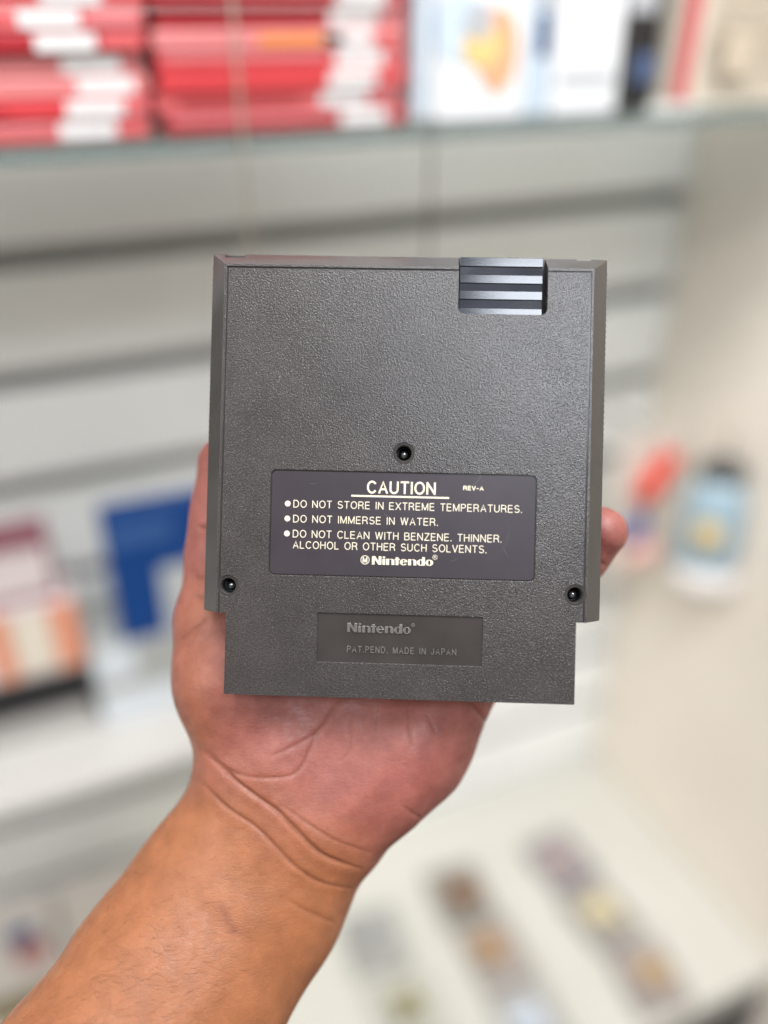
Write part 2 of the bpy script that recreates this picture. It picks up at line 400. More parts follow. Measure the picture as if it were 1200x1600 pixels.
for X, ys in ((0.388, (.640, .552, .462)), (0.535, (.632, .542, .452)), (0.262, (.625, .530, .44))):
    for Y in ys:
        lc, bc = cols[k]
        t = empty('loose_cartridge', (X + random.uniform(-.004, .004), Y, BASE_Z + 0.0005), 'small grey cartridge with %s' % labs[k], 'cartridge', 'small cartridges in rows on the counter', (0, 0, math.radians(random.uniform(-8, 8))))
        bm = bmesh.new(); box(bm, -.034, .034, -.041, .041, 0, .012, .002); link('shell', bm, paper('shell', bc), t)
        ox, oy = random.uniform(-.007, .007), random.uniform(-.008, .008)
        bm = bmesh.new(); box(bm, -.020 + ox, .020 + ox, -.016 + oy, .024 + oy, .0121, .0125); link('sticker', bm, paper('sticker', lc), t)
        bm = bmesh.new(); box(bm, -.020 + ox, .002 + ox, -.015 + oy, .0 + oy, .0126, .0129); link('sticker_panel', bm, paper('sticker_dark', tuple(c * .45 for c in lc)), t)
        k += 1

# ================================================================== CARTRIDGE (local millimetres: x right, y up, z out of its back)
pose = (-0.01265108, -0.03251042, -0.02466548, 5.72832596, 10.83892065, 261.62874143)
RL = Matrix.Rotation(pose[0], 4, 'X') @ Matrix.Rotation(pose[1], 4, 'Y') @ Matrix.Rotation(pose[2], 4, 'Z')
CARTM = CAM @ Matrix.Translation((pose[3] / 1000, pose[4] / 1000, -pose[5] / 1000)) @ RL
cart = empty('game_cartridge', (0, 0, 0), 'grey plastic video game cartridge held upright, its back with a purple caution label facing out', 'game cartridge')
cart.matrix_world = CARTM

def ev(me, mods):
    """run modifiers on a mesh and return the result"""
    o = bpy.data.objects.new('tmp', me); COL.objects.link(o)
    for t, kw in mods:
        m = o.modifiers.new(t, t)
        for a, v in kw.items(): setattr(m, a, v)
    dg = bpy.context.evaluated_depsgraph_get(); dg.update()
    r = bpy.data.meshes.new_from_object(o.evaluated_get(dg), depsgraph=dg)
    bpy.data.objects.remove(o)
    return r
def to_mesh(bm):
    bmesh.ops.recalc_face_normals(bm, faces=bm.faces[:])
    me = bpy.data.meshes.new('m'); bm.to_mesh(me); bm.free(); return me

# back shell: plate outline at the face, sloping flanks on three sides
top = [(-54.9, -42.1), (-51.8, -42.1), (-51.8, -66.2), (51.8, -66.2), (51.8, -42.1), (54.9, -42.1), (54.9, 62.2), (-54.9, 62.2)]
mid = [(-60.2, -42.3), (-51.8, -42.3), (-51.8, -66.4), (51.8, -66.4), (51.8, -42.3), (60.2, -42.3), (60.2, 67.3), (-60.2, 67.3)]
def soften(P, r=0.55):
    out = []; n = len(P)
    for i, p in enumerate(P):
        a, c = Vector(P[i - 1]), Vector(P[(i + 1) % n]); q = Vector(p)
        if i in (1, 4): out.append(tuple(p)); continue
        u, w = (a - q).normalized() * r, (c - q).normalized() * r
        out += [tuple(q + u), tuple(q + u * .29 + w * .29), tuple(q + w)]
    return out
top, mid = soften(top, .3), soften(mid); NP = len(top)
bm = bmesh.new()
A = [bm.verts.new((x, y, 0)) for x, y in top]; B = [bm.verts.new((x, y, -7.8)) for x, y in mid]; C = [bm.verts.new((x, y, -8.7)) for x, y in mid]
bm.faces.new(A); bm.faces.new(C[::-1])
for P, Q in ((A, B), (B, C)):
    for i in range(NP): bm.faces.new((Q[i], Q[(i + 1) % NP], P[(i + 1) % NP], P[i]))
me = to_mesh(bm)
cuts = []
def cut(pts, z0, z1=2.0):
    b = bmesh.new(); prism(b, pts, z0, z1); cuts.append(to_mesh(b))
cut([(-54.25, -44), (-53.65, -44), (-53.65, 60.9), (53.65, 60.9), (53.65, -44), (54.25, -44), (54.25, 61.5), (-54.25, 61.5)], -0.45)
cut(rrect(-39.45, 39.5, -30.5, 1.0, 1.7), -0.65)
cut(rrect(-24.55, 24.6, -55.9, -41.2, 0.25, 3), -0.55)
g = rrect(15.0, 41.35, 48.3, 90, 2.0)
cut(g, -7.0)
for cx, cy in ((0, 6.6), (-51.4, -34.1), (51.4, -34.1)):
    cut(circle(cx, cy, 2.42, 40), -7.6); cut(circle(cx, cy, 3.25, 40), -0.38)
cut([(-56.1, 65.6), (-50.0, 65.6), (-50.9, 70), (-56.1, 70)], -12)
cut([(51.0, 66.7), (55.2, 66.7), (56.2, 70), (50.2, 70)], -12)
cut([(43, 67.0), (43.1, 70), (-8, 70), (-8, 67.05)][::-1], -12) if False else None
for cm in cuts:
    co = bpy.data.objects.new('cutter', cm); COL.objects.link(co)
    me = ev(me, [('BOOLEAN', dict(object=co, operation='DIFFERENCE', solver='EXACT'))])
    bpy.data.objects.remove(co)
for p in me.polygons: p.use_smooth = True
me.materials.clear()
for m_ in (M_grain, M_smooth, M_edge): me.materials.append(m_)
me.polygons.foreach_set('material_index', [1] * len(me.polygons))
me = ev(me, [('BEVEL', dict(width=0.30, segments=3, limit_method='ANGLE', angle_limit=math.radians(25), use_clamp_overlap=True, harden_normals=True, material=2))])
for p in me.polygons:
    c = p.center
    g_ = p.normal.z > 0.98 and c.z > -0.06 and abs(c.x) < 53.8 and c.y < 61.2
    if p.material_index != 2: p.material_index = 0 if g_ else 1
o = link('back_shell', me, [M_grain, M_smooth, M_edge], cart, scale=0.001)

# front shell with serrated sides
pts = [(-59.5, -42.2), (-51.6, -42.2), (-51.6, -65.6), (-51.0, -66.2), (51.0, -66.2), (51.6, -65.6), (51.6, -42.2), (59.5, -42.2), (60.1, -41.6)]
for side in (1, -1):
    ser = []
    y = 10.0
    while y < 64:
        ser += [(60.1, y), (60.5, y + 0.35), (60.5, y + 0.95), (60.1, y + 1.3)]; y += 1.75
    ser += [(60.1, 66.6), (59.5, 67.2)]
    pts += ser if side == 1 else [(-x, yy) for x, yy in ser][::-1] + [(-60.1, -41.6)]
bm = bmesh.new(); prism(bm, pts, -17, -8.75)
fs = link('front_shell', to_mesh(bm), M_front, cart, scale=0.001)

# grip ridges in the pull recess
ys_ = [(65.6, -1.50), (62.98, -1.56), (62.93, -1.95), (60.4, -1.76), (58.02, -1.80), (57.97, -2.1), (55.65, -1.95), (53.22, -1.99), (53.17, -2.3), (50.5, -2.17), (48.75, -2.20), (48.7, -6.8), (65.6, -6.8)]
bm = bmesh.new()
a = [bm.verts.new((15.35, y, z)) for y, z in ys_]; b = [bm.verts.new((40.0, y, z)) for y, z in ys_]
bm.faces.new(a); bm.faces.new(b[::-1])
for i in range(len(a)): bm.faces.new((a[i], b[i], b[(i + 1) % len(a)], a[(i + 1) % len(a)]))
me = ev(to_mesh(bm), [('BEVEL', dict(width=0.1, segments=2, limit_method='ANGLE', angle_limit=math.radians(20)))])
link('grip_ridges', me, M_grip, cart, scale=0.001)

# screws deep in their holes
for cx, cy in ((0, 6.6), (-51.4, -34.1), (51.4, -34.1)):
    bm = bmesh.new()
    lathe(bm, [(2.40, -7.55), (2.39, -6.9), (2.2, -6.6), (1.75, -6.6), (1.6, -7.0)], 32, 1)
    lathe(bm, [(1.55, -7.3), (1.5, -5.4), (1.1, -4.5), (0.6, -4.1), (0, -4.0)], 32, 0)
    s = link('screw', bm, [M_steel, M_dark], cart, scale=0.001, loc=(cx / 1000, cy / 1000, 0))
    bm = bmesh.new()
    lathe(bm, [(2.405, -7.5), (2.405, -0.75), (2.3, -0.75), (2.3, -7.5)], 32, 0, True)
    link('hole_shade_lining', bm, M_dark, s, scale=0.001)  # dark lining added to stand in for shade inside the hole

# caution label
bm = bmesh.new(); prism(bm, rrect(-39.0, 39.05, -30.05, 0.55, 1.5), -0.62, -0.30)
lab = link('caution_label', to_mesh(bm), M_label, cart, scale=0.001)
# fine scratches in the label film
def ribbon(bm, p, w, z):
    n = len(p); vs = []
    for i, q in enumerate(p):
        d = Vector(p[min(i + 1, n - 1)]) - Vector(p[max(i - 1, 0)]); d.normalize()
        hw = w / 2 * math.sin(math.pi * (i + .5) / n)
        vs.append((bm.verts.new((q[0] - d.y * hw, q[1] + d.x * hw, z)), bm.verts.new((q[0] + d.y * hw, q[1] - d.x * hw, z))))
    for a, c in zip(vs, vs[1:]): bm.faces.new((a[0], a[1], c[1], c[0]))
def bend(x0, y0, x1, y1, k, n=8):
    return [(x0 + (x1 - x0) * t + k * math.sin(math.pi * t) * (y1 - y0), y0 + (y1 - y0) * t - k * math.sin(math.pi * t) * (x1 - x0)) for t in [i / n for i in range(n + 1)]]
bm = bmesh.new(); ribbon(bm, bend(31.6, -13.6, 28.6, -22.5, -.12), 0.9, -0.296)
link('dark_scuff', bm, mat('scuff', (0.010, 0.007, 0.011), 0.45), lab, scale=0.001)
for q, (x, y, a_, l_) in enumerate(((20, -3, .9, 5), (-6, -11, -.5, 3), (30, -20, -1.1, 4), (14, -25, .3, 3), (-28, -3, .1, 2.5))):
    bm = bmesh.new(); ribbon(bm, bend(x, y, x + l_ * math.cos(a_), y + l_ * math.sin(a_), .08), .09, -0.2965)
    link('scratch', bm, mat('scratch', (0.075, 0.06, 0.075), 0.3), lab, scale=0.001)
def arc(cx, cy, rx, ry, a0, a1, n=12):
    return [(cx + rx * math.cos(math.radians(a0 + (a1 - a0) * k / n)), cy + ry * math.sin(math.radians(a0 + (a1 - a0) * k / n))) for k in range(n + 1)]
GL = {  # advance width, strokes in a box of cap height 1
    'A': (.74, [[(.02, 0), (.37, 1), (.72, 0)], [(.14, .33), (.60, .33)]]),
    'B': (.66, [[(0, 0), (0, 1)], [(0, 1), (.36, 1)] + arc(.36, .765, .25, .235, 90, -90) + [(0, .53)], [(0, 0), (.38, 0)] + arc(.38, .265, .27, .265, -90, 90)]),
    'C': (.74, [arc(.39, .5, .38, .5, 42, 318, 22)]),
    'D': (.72, [[(0, 0), (0, 1)], [(0, 1), (.30, 1)] + arc(.30, .5, .40, .5, 90, -90, 18) + [(0, 0)]]),
    'E': (.60, [[(0, 0), (0, 1)], [(0, 1), (.56, 1)], [(0, .52), (.52, .52)], [(0, 0), (.58, 0)]]),
    'H': (.68, [[(0, 0), (0, 1)], [(.66, 0), (.66, 1)], [(0, .53), (.66, .53)]]),
    'I': (.04, [[(.02, 0), (.02, 1)]]),
    'J': (.48, [[(.44, 1), (.44, .26)] + arc(.22, .26, .22, .26, 0, -180, 10)]),
    'L': (.54, [[(0, 1), (0, 0)], [(0, 0), (.52, 0)]]),
    'M': (.82, [[(0, 0), (0, 1)], [(0, 1), (.40, .03)], [(.40, .03), (.80, 1)], [(.80, 1), (.80, 0)]]),
    'N': (.70, [[(0, 0), (0, 1)], [(0, 1), (.68, 0)], [(.68, 0), (.68, 1)]]),
    'O': (.80, [arc(.40, .5, .40, .5, 0, 360, 28)]),
    'P': (.62, [[(0, 0), (0, 1)], [(0, 1), (.34, 1)] + arc(.34, .74, .27, .26, 90, -90) + [(0, .48)]]),
    'R': (.68, [[(0, 0), (0, 1)], [(0, 1), (.36, 1)] + arc(.36, .75, .27, .25, 90, -90) + [(0, .5)], [(.36, .5), (.55, .40), (.62, .2), (.66, 0)]]),
    'S': (.66, [arc(.33, .75, .29, .25, 35, 270, 14)[:-1] + arc(.33, .26, .32, .26, 90, -150, 14)]),
    'T': (.64, [[(.32, 0), (.32, 1)], [(0, 1), (.64, 1)]]),
    'U': (.68, [[(0, 1), (0, .34)] + arc(.33, .34, .33, .34, 180, 360, 14) + [(.66, 1)]]),
    'V': (.70, [[(0, 1), (.35, 0)], [(.35, 0), (.70, 1)]]),
    'W': (1.0, [[(0, 1), (.25, 0)], [(.25, 0), (.50, 1)], [(.50, 1), (.75, 0)], [(.75, 0), (1.0, 1)]]),
    'X': (.68, [[(0, 0), (.68, 1)], [(0, 1), (.68, 0)]]),
    'Z': (.64, [[(.02, 1), (.62, 1)], [(.62, 1), (.0, 0)], [(.0, 0), (.64, 0)]]),
    '.': (.06, [[(.03, -.03), (.03, .07)]]),
    '-': (.40, [[(.02, .42), (.38, .42)]]),
}
def text_mesh(s, x0, x1, y0, y1, z, w=0.26, ht=0.03, gap=0.30, word=0.62):
    """capitals built from rounded strokes w mm wide and ht mm high, fitted to the box"""
    sy = (y1 - y0 - w); adv = 0; items = []
    for ch in s:
        if ch == ' ': adv += word; continue
        items.append((ch, adv)); adv += GL[ch][0] + gap
    tot = adv - gap; sx = (x1 - x0 - w) / tot
    bm = bmesh.new()
    for ch, a in items:
        for st in GL[ch][1]:
            p = [Vector((x0 + w / 2 + (a + u) * sx, y0 + w / 2 + v_ * sy, 0)) for u, v_ in st]
            d0 = (p[0] - p[1]).normalized() * w * 0.32; d1 = (p[-1] - p[-2]).normalized() * w * 0.32
            if (p[0] - p[-1]).length > 1e-4: p = [p[0] + d0] + p + [p[-1] + d1]
            # ribbon with a raised, softly rounded section
            L_ = []
            for i, q in enumerate(p):
                d = (p[min(i + 1, len(p) - 1)] - p[max(i - 1, 0)])
                if (p[0] - p[-1]).length < 1e-4 and i in (0, len(p) - 1): d = p[1] - p[-2]
                d.normalize(); nrm = Vector((-d.y, d.x, 0))
                L_.append([bm.verts.new(q + nrm * w / 2 * f + Vector((0, 0, z + ht * g))) for f, g in ((1, -1), (1, .55), (.62, 1), (-.62, 1), (-1, .55), (-1, -1))])
            for A_, B_ in zip(L_, L_[1:]):
                for k in range(5): bm.faces.new((A_[k], A_[k + 1], B_[k + 1], B_[k]))
            if (p[0] - p[-1]).length > 1e-4: bm.faces.new(L_[0]); bm.faces.new(L_[-1][::-1])
    # tiny height differences keep crossing strokes off one plane
    for i, v_ in enumerate(bm.verts): v_.co.z += ((i // 6) % 7) * 0.0006
    return to_mesh(bm)
def printed(nm, s, x0, x1, y0, y1, w=0.235, gap=0.30, word=0.62):
    return link(nm, text_mesh(s, x0, x1, y0, y1, -0.292, w, 0.012, gap, word), M_print, lab, scale=0.001)
printed('printed_heading', 'CAUTION', -10.75, 9.75, -5.6, -1.75, 0.56, 0.30)
printed('printed_revision', 'REV-A', 17.8, 23.85, -3.98, -2.62, 0.27, 0.32)
printed('printed_line', 'DO NOT STORE IN EXTREME TEMPERATURES.', -32.5, 35.3, -10.28, -8.02)
printed('printed_line', 'DO NOT IMMERSE IN WATER.', -32.45, 10.6, -14.72, -12.46)
printed('printed_line', 'DO NOT CLEAN WITH BENZENE. THINNER.', -32.45, 29.5, -19.18, -16.9)
printed('printed_line', 'ALCOHOL OR OTHER SUCH SOLVENTS.', -32.35, 25.1, -22.45, -20.17)
bm = bmesh.new()
prism(bm, [(-15.3, -6.62), (13.7, -6.62), (13.7, -6.1), (-15.3, -6.1)], -0.293, -0.277)
for cx, cy in ((-34.2, -9.15), (-34.2, -13.6), (-34.2, -18.05)): prism(bm, circle(cx, cy, 0.86, 24), -0.293, -0.277)
link('printed_marks', to_mesh(bm), M_print, lab, scale=0.001)

def wordmark(z0, h, step):
    """seven heavy slab letters drawn as extruded pieces, baseline 0, cap height 2.47, x from 0 to 18.1"""
    bm = bmesh.new(); n = [0]
    def P(pts):
        n[0] += 1; prism(bm, pts, z0, z0 + h + step * (n[0] % 5))
    def R(x0, x1, y0, y1): P([(x0, y0), (x1, y0), (x1, y1), (x0, y1)])
    def ring(cx, cy, rx, ry, ix, iy, a0=0, a1=360, N=28):
        n[0] += 1; zt = z0 + h + step * (n[0] % 5)
        full = a1 - a0 >= 360
        an = [math.radians(a0 + (a1 - a0) * k / N) for k in range(N + (0 if full else 1))]
        V = [[bm.verts.new((cx + r * math.cos(t), cy + q * math.sin(t), z)) for t in an] for r, q, z in ((rx, ry, zt), (ix, iy, zt), (ix, iy, z0), (rx, ry, z0))]
        m = len(an)
        for k in range(m if full else m - 1):
            j = (k + 1) % m
            for a, b in ((0, 1), (1, 2), (2, 3), (3, 0)):
                bm.faces.new((V[a][k], V[a][j], V[b][j], V[b][k]))
    H = 2.47; x = 1.78
    R(0, .82, 0, H); R(2.0, 2.82, 0, H); P([(.1, H), (1.95, 0), (2.75, 0), (.95, H)])
    R(3.12, 3.98, 0, 1.72); P(circle(3.55, 2.2, .27, 20, rx=.42))
    def n_(o):
        R(o, o + .86, 0, x); R(o + 1.58, o + 2.44, 0, 1.25)
        ring(o + 1.45, 1.1, .99, .68, .15, .52, 0, 125)
    n_(4.25)
    R(7.05, 7.9, 0, 2.25); R(6.72, 8.3, 1.5, x)
    ring(9.42, .87, 1.15, .92, .34, .74, 40, 325); R(8.7, 10.5, .86, 1.04); ring(9.42, .87, 1.15, .92, .34, .74, 12, 40, 4)
    n_(10.75)
    ring(14.45, .87, 1.12, .92, .32, .74); R(14.85, 15.72, 0, H)
    ring(17.0, .87, 1.14, .92, .36, .74)
    return bm
bm = wordmark(0, 0.008, 0.004)
bm.transform(Matrix.Translation((-8.7, -26.62, -0.293)) @ Matrix.Rotation(math.radians(0.3), 4, 'Z'))
link('printed_wordmark', to_mesh(bm), M_print, lab, scale=0.001)
def ringmark(bm, cx, cy, r, w, z0, z1, n=32):
    V = [[bm.verts.new((cx + q * math.cos(2 * math.pi * k / n), cy + q * math.sin(2 * math.pi * k / n), z)) for k in range(n)] for q, z in ((r, z1), (r - w, z1), (r - w, z0), (r, z0))]
    for k in range(n):
        j = (k + 1) % n
        for a, b in ((0, 1), (1, 2), (2, 3), (3, 0)): bm.faces.new((V[a][k], V[a][j], V[b][j], V[b][k]))
bm = bmesh.new(); ringmark(bm, -10.75, -25.3, 1.33, .2, -0.293, -0.277); ringmark(bm, 9.95, -24.0, 0.75, .11, -0.293, -0.277)
link('printed_rings', to_mesh(bm), M_print, lab, scale=0.001)
printed('printed_letter', 'M', -11.45, -10.05, -26.15, -24.45, 0.3)
printed('printed_letter', 'R', 9.65, 10.3, -24.40, -23.6, 0.12)

# moulded lettering in the lower recess
M_mould = plastic('lightened_letter_plastic', (0.085, 0.078, 0.074), 0.24)  # lighter than the body: the colour stands in for lit relief
bsdf(M_mould).inputs['Specular IOR Level'].default_value = 0.6
bm = wordmark(0, 0.42, 0.004)
bm.transform(Matrix.Translation((-15.5, -46.85, -0.56)) @ Matrix.Diagonal((1.04, 1.12, 1, 1)))
me = ev(to_mesh(bm), [('BEVEL', dict(width=0.13, segments=2, limit_method='ANGLE', angle_limit=math.radians(50)))])
link('moulded_wordmark', me, M_mould, cart, scale=0.001)
link('moulded_text', text_mesh('PAT.PEND. MADE IN JAPAN', -15.5, 16.95, -52.85, -50.85, -0.52, 0.34, 0.34, 0.42, 0.80), M_mould, cart, scale=0.001)
bm = bmesh.new(); ringmark(bm, 3.95, -44.2, .55, .3, -0.56, -0.32); link('moulded_dot', to_mesh(bm), M_mould, cart, scale=0.001)

# ================================================================== HAND (camera-aligned millimetres)
import openvdb
def P3(px, py, d): return np.array([(px - 600) / F_PX * d, (800 - py) / F_PX * d, -d], dtype=np.float64)
VOX = 0.9
LO = np.array([-170., -275., -335.]); HI = np.array([95., 40., -205.])
NX, NY, NZ = [int((h - l) / VOX) + 1 for l, h in zip(LO, HI)]
def new_field(): return np.full((NX, NY, NZ), 30.0, dtype=np.float32)
def seg(fld, A, B, k):
    """A, B = (px, py, depth, half width mm, half thickness mm); smooth-union an elliptical tapered limb into fld"""
    a = P3(*A[:3]); b = P3(*B[:3]); d = b - a; ln = np.linalg.norm(d)
    R_ = max(A[3], B[3], A[4], B[4]) + 14
    i0 = np.maximum(((np.minimum(a, b) - R_ - LO) / VOX).astype(int), 0); i1 = np.minimum(((np.maximum(a, b) + R_ - LO) / VOX).astype(int) + 1, [NX, NY, NZ])
    gx = (LO[0] + VOX * np.arange(i0[0], i1[0]))[:, None, None].astype(np.float32)
    gy = (LO[1] + VOX * np.arange(i0[1], i1[1]))[None, :, None].astype(np.float32)
    gz = (LO[2] + VOX * np.arange(i0[2], i1[2]))[None, None, :].astype(np.float32)
    e = d / max(ln, 1e-6)
    if ln < 1e-3: e = np.array([0, 1.0, 0])
    lat = np.cross(e, [0, 0, 1.0]); lat /= np.linalg.norm(lat); thk = np.cross(lat, e)
    rx, ry, rz = gx - a[0], gy - a[1], gz - a[2]
    s = rx * e[0] + ry * e[1] + rz * e[2]
    t = np.clip(s / max(ln, 1e-6), 0, 1); res = s - t * ln
    u = rx * lat[0] + ry * lat[1] + rz * lat[2]; w = rx * thk[0] + ry * thk[1] + rz * thk[2]
    ra = A[3] + (B[3] - A[3]) * t; rb = A[4] + (B[4] - A[4]) * t; rs = (ra + rb) * 0.5
    k0 = np.sqrt((u / ra) ** 2 + (w / rb) ** 2 + (res / rs) ** 2) + 1e-6
    k1 = np.sqrt((u / ra ** 2) ** 2 + (w / rb ** 2) ** 2 + (res / rs ** 2) ** 2) + 1e-9
    dist = k0 * (k0 - 1) / k1
    sl = (slice(i0[0], i1[0]), slice(i0[1], i1[1]), slice(i0[2], i1[2]))
    f = fld[sl]; h = np.maximum(k - np.abs(f - dist), 0) / k
    fld[sl] = np.minimum(f, dist) - h * h * k * 0.25
def chain(fld, pts, k):
    for A, B in zip(pts, pts[1:]): seg(fld, A, B, k)

fld = new_field()
# forearm and wrist: (px, py, depth, half width, half thickness)
chain(fld, [(448, 1262, 296, 28.5, 19), (440, 1290, 296, 29.5, 19), (392, 1372, 295, 32.0, 21.5), (352, 1430, 292, 32.6, 23), (277, 1541, 284, 34.5, 26), (160, 1730, 270, 38, 31), (20, 1960, 250, 42, 36)], 10)
# palm core, thenar and hypothenar pads
chain(fld, [(455, 1235, 297, 28, 17), (520, 1120, 299, 41, 16), (560, 960, 300, 43, 13)], 14)
chain(fld, [(405, 1165, 294, 16, 15.5), (365, 1060, 294, 16.5, 15), (356, 968, 296, 17.0, 13)], 14)
chain(fld, [(545, 1270, 295, 14, 15), (640, 1165, 295, 15.5, 14.5), (735, 1040, 298, 13, 12)], 12)
seg(fld, (590, 1225, 292, 13, 11), (640, 1150, 294, 13, 11), 12)
# thumb along the left edge
chain(fld, [(352, 960, 297, 14.5, 12), (352, 870, 299, 11.8, 10.5), (355, 800, 298, 10.5, 9.5), (357, 722, 296, 10.2, 7.6)], 8)
# fingers spread behind the cartridge
chain(fld, [(745, 1010, 299, 10.5, 10), (848, 936, 298, 9.0, 8.4), (906, 868, 292, 8.5, 7.9), (941, 830, 286, 8.1, 7.4)], 5)
chain(fld, [(690, 960, 301, 10.5, 9.5), (800, 790, 300, 9, 8.5), (850, 690, 296, 8.4, 7.8), (875, 630, 294, 7.8, 6.8)], 4)
chain(fld, [(600, 930, 301, 10.5, 9.5), (690, 740, 301, 9.3, 9), (735, 620, 298, 8.6, 8), (755, 545, 296, 8.0, 7)], 4)
chain(fld, [(500, 910, 301, 10.5, 9.5), (545, 730, 301, 9.3, 8.8), (565, 620, 298, 8.5, 8), (577, 545, 296, 7.9, 7)], 4)
np.clip(fld, -4, 4, out=fld)
grid = openvdb.FloatGrid(4.0); grid.copyFromArray(fld); 
pts, quads = grid.convertToQuads(0.0)
pts = LO + pts * VOX
me = bpy.data.meshes.new('hand'); me.from_pydata(pts.tolist(), [], quads.tolist())
bm = bmesh.new(); bm.from_mesh(me)
bmesh.ops.smooth_vert(bm, verts=bm.verts[:], factor=0.5, use_axis_x=True, use_axis_y=True, use_axis_z=True)
bmesh.ops.recalc_face_normals(bm, faces=bm.faces[:]); bm.to_mesh(me); bm.free()
me = ev(me, [('SUBSURF', dict(levels=1, render_levels=1))])
nv = len(me.vertices)
co = np.empty(nv * 3, np.float32); me.vertices.foreach_get('co', co); co = co.reshape(-1, 3)
no = np.empty(nv * 3, np.float32); me.vertex_normals.foreach_get('vector', no); no = no.reshape(-1, 3)
px = 600 + F_PX * co[:, 0] / -co[:, 2]; py = 800 - F_PX * co[:, 1] / -co[:, 2]
front = np.clip(no[:, 2] * 3, 0, 1)
def polydist(poly, warp=0):
    best = np.full(nv, 1e9, np.float32); tt = np.zeros(nv, np.float32)
    n = len(poly) - 1
    for i, (a, b) in enumerate(zip(poly, poly[1:])):
        a = np.array(a, float); d = np.array(b, float) - a; l2 = (d * d).sum()
        t = np.clip(((px - a[0]) * d[0] + (py - a[1]) * d[1]) / l2, 0, 1)
        dd = np.hypot(px - a[0] - t * d[0], py - a[1] - t * d[1])
        m = dd < best; best[m] = dd[m]; tt[m] = (i + t[m]) / n
    return best, tt
def spline(p, n=6):
    out = []
    for i in range(len(p) - 1):
        p0, p1, p2, p3 = [np.array(p[min(max(j, 0), len(p) - 1)], float) for j in (i - 1, i, i + 1, i + 2)]
        for k in range(n):
            t = k / n; out.append(tuple(0.5 * (2 * p1 + (p2 - p0) * t + (2 * p0 - 5 * p1 + 4 * p2 - p3) * t * t + (3 * p1 - p0 - 3 * p2 + p3) * t ** 3)))
    return out + [tuple(p[-1])]
def r6(*q): return [(240 + x / 2.069, 1050 + y / 2.069) for x, y in q]
creases = [  # polyline, depth mm, half width px, shoulder mm, darker red-brown tint
    (r6((155, 250), (250, 338), (330, 400), (400, 450), (460, 510), (530, 580), (600, 615), (670, 637)), .85, 3.4, .10, 1.0),
    (r6((145, 345), (230, 430), (330, 500), (400, 570), (460, 630), (540, 680), (640, 700)), .45, 3.0, .08, .9),
    (r6((160, 235), (210, 290), (260, 325), (330, 340), (420, 340), (465, 320), (490, 285), (520, 215), (560, 150), (600, 90)), .26, 2.8, .05, .7),
    (r6((370, 275), (430, 250), (520, 200), (575, 140), (612, 80)), .24, 2.8, .06, .7),
    (r6((400, 420), (470, 470), (520, 505), (600, 550), (715, 588)), .24, 2.8, .04, .7),
    (r6((1005, 90), (1045, 125), (1075, 170), (1080, 190)), .5, 3.0, .1, 1.0),
    (r6((818, 100), (825, 190), (836, 250)), .18, 2.5, .05, .7),
    (r6((725, 100), (722, 160), (715, 200)), .15, 2.5, .05, .5),
    (r6((640, 150), (635, 250), (600, 290)), .15, 2.5, .05, .5),
    (r6((880, 130), (915, 200)), .15, 2.5, .05, .5),
    (r6((430, 735), (500, 775), (590, 812)), .25, 3.5, .1, .5),
    (r6((800, 430), (835, 455), (870, 475)), .2, 3.0, .05, .4),
    ([(250 + x / 3.556, 650 + y / 3.556) for x, y in ((110, 1250), (200, 1180), (270, 1120))], .3, 2.5, .1, .7),
    ([(250 + x / 3.556, 650 + y / 3.556) for x, y in ((215, 615), (265, 630))], .45, 3.0, .1, 1.0),
    ([(250 + x / 3.556, 650 + y / 3.556) for x, y in ((190, 1000), (235, 1010), (275, 1030))], .35, 4.0, .1, .9),
    ([(250 + x / 3.556, 650 + y / 3.556) for x, y in ((190, 905), (262, 905))], .3, 4.0, .1, .9),
    ([(905, 852), (925, 872), (948, 884)], .3, 3.0, .1, .8),
]
disp = np.zeros(nv, np.float32); line = np.zeros(nv, np.float32)
rng = np.random.RandomState(3)
def wob(s, ph): return np.sin(px / s + ph) * np.cos(py / (s * 1.3) + ph * 2)
for i, (poly, dep, wd, shd, red) in enumerate(creases):
    d, t = polydist(spline(poly)); d = np.abs(d + 0.8 * wob(9, i))
    taper = np.clip(np.minimum(t, 1 - t) * 5 + .15, 0, 1)
    disp -= dep * np.exp(-(d / wd) ** 2) * taper * front
    disp += shd * np.exp(-((d - wd * 3.4) / (wd * 2)) ** 2) * taper * front
    line = np.maximum(line, red * np.exp(-(d / (wd * 0.9)) ** 2) * taper * front)
# soft muscle relief and small folds round the wrist
disp += 0.25 * wob(38, 1.1) + 0.10 * wob(15, .3)
d1, _ = polydist(spline(creases[0][0])); foldmask = np.exp(-(d1 / 70) ** 2)
u = (px * 0.62 + py * 0.80)
disp += foldmask * 0.012 * np.sin(u / 3.1 + 1.5 * wob(40, 2)) * front
co += no * disp[:, None]
me.vertices.foreach_set('co', co.ravel()); me.update()
# pigment: palm and digits rosier than the forearm
side = (px - 303) * (-(1345 - 1190)) + (py - 1180) * (600 - 303)       # >0 towards the forearm
flush = 1 / (1 + np.exp((side / np.hypot(155, 297) - 12 + 14 * wob(31, .7)) / 30)); flush = flush * (0.55 + 0.45 * front)
dthen, _ = polydist([(300, 1150), (300, 980), (330, 930)]); flush *= 1 - 0.45 * np.exp(-(dthen / 45) ** 2)
bruise, _ = polydist([(346, 1417), (356, 1438), (366, 1455)]); line = np.maximum(line, 0.85 * np.exp(-(bruise / 8.0) ** 2))
bl2, _ = polydist([(310, 1400), (322, 1412)]); line = np.maximum(line, 0.25 * np.exp(-(bl2 / 9) ** 2))
for nm, arr in (('flush', flush), ('line', line)):
    at = me.attributes.new(nm, 'FLOAT', 'POINT'); at.data.foreach_set('value', arr.astype(np.float32))

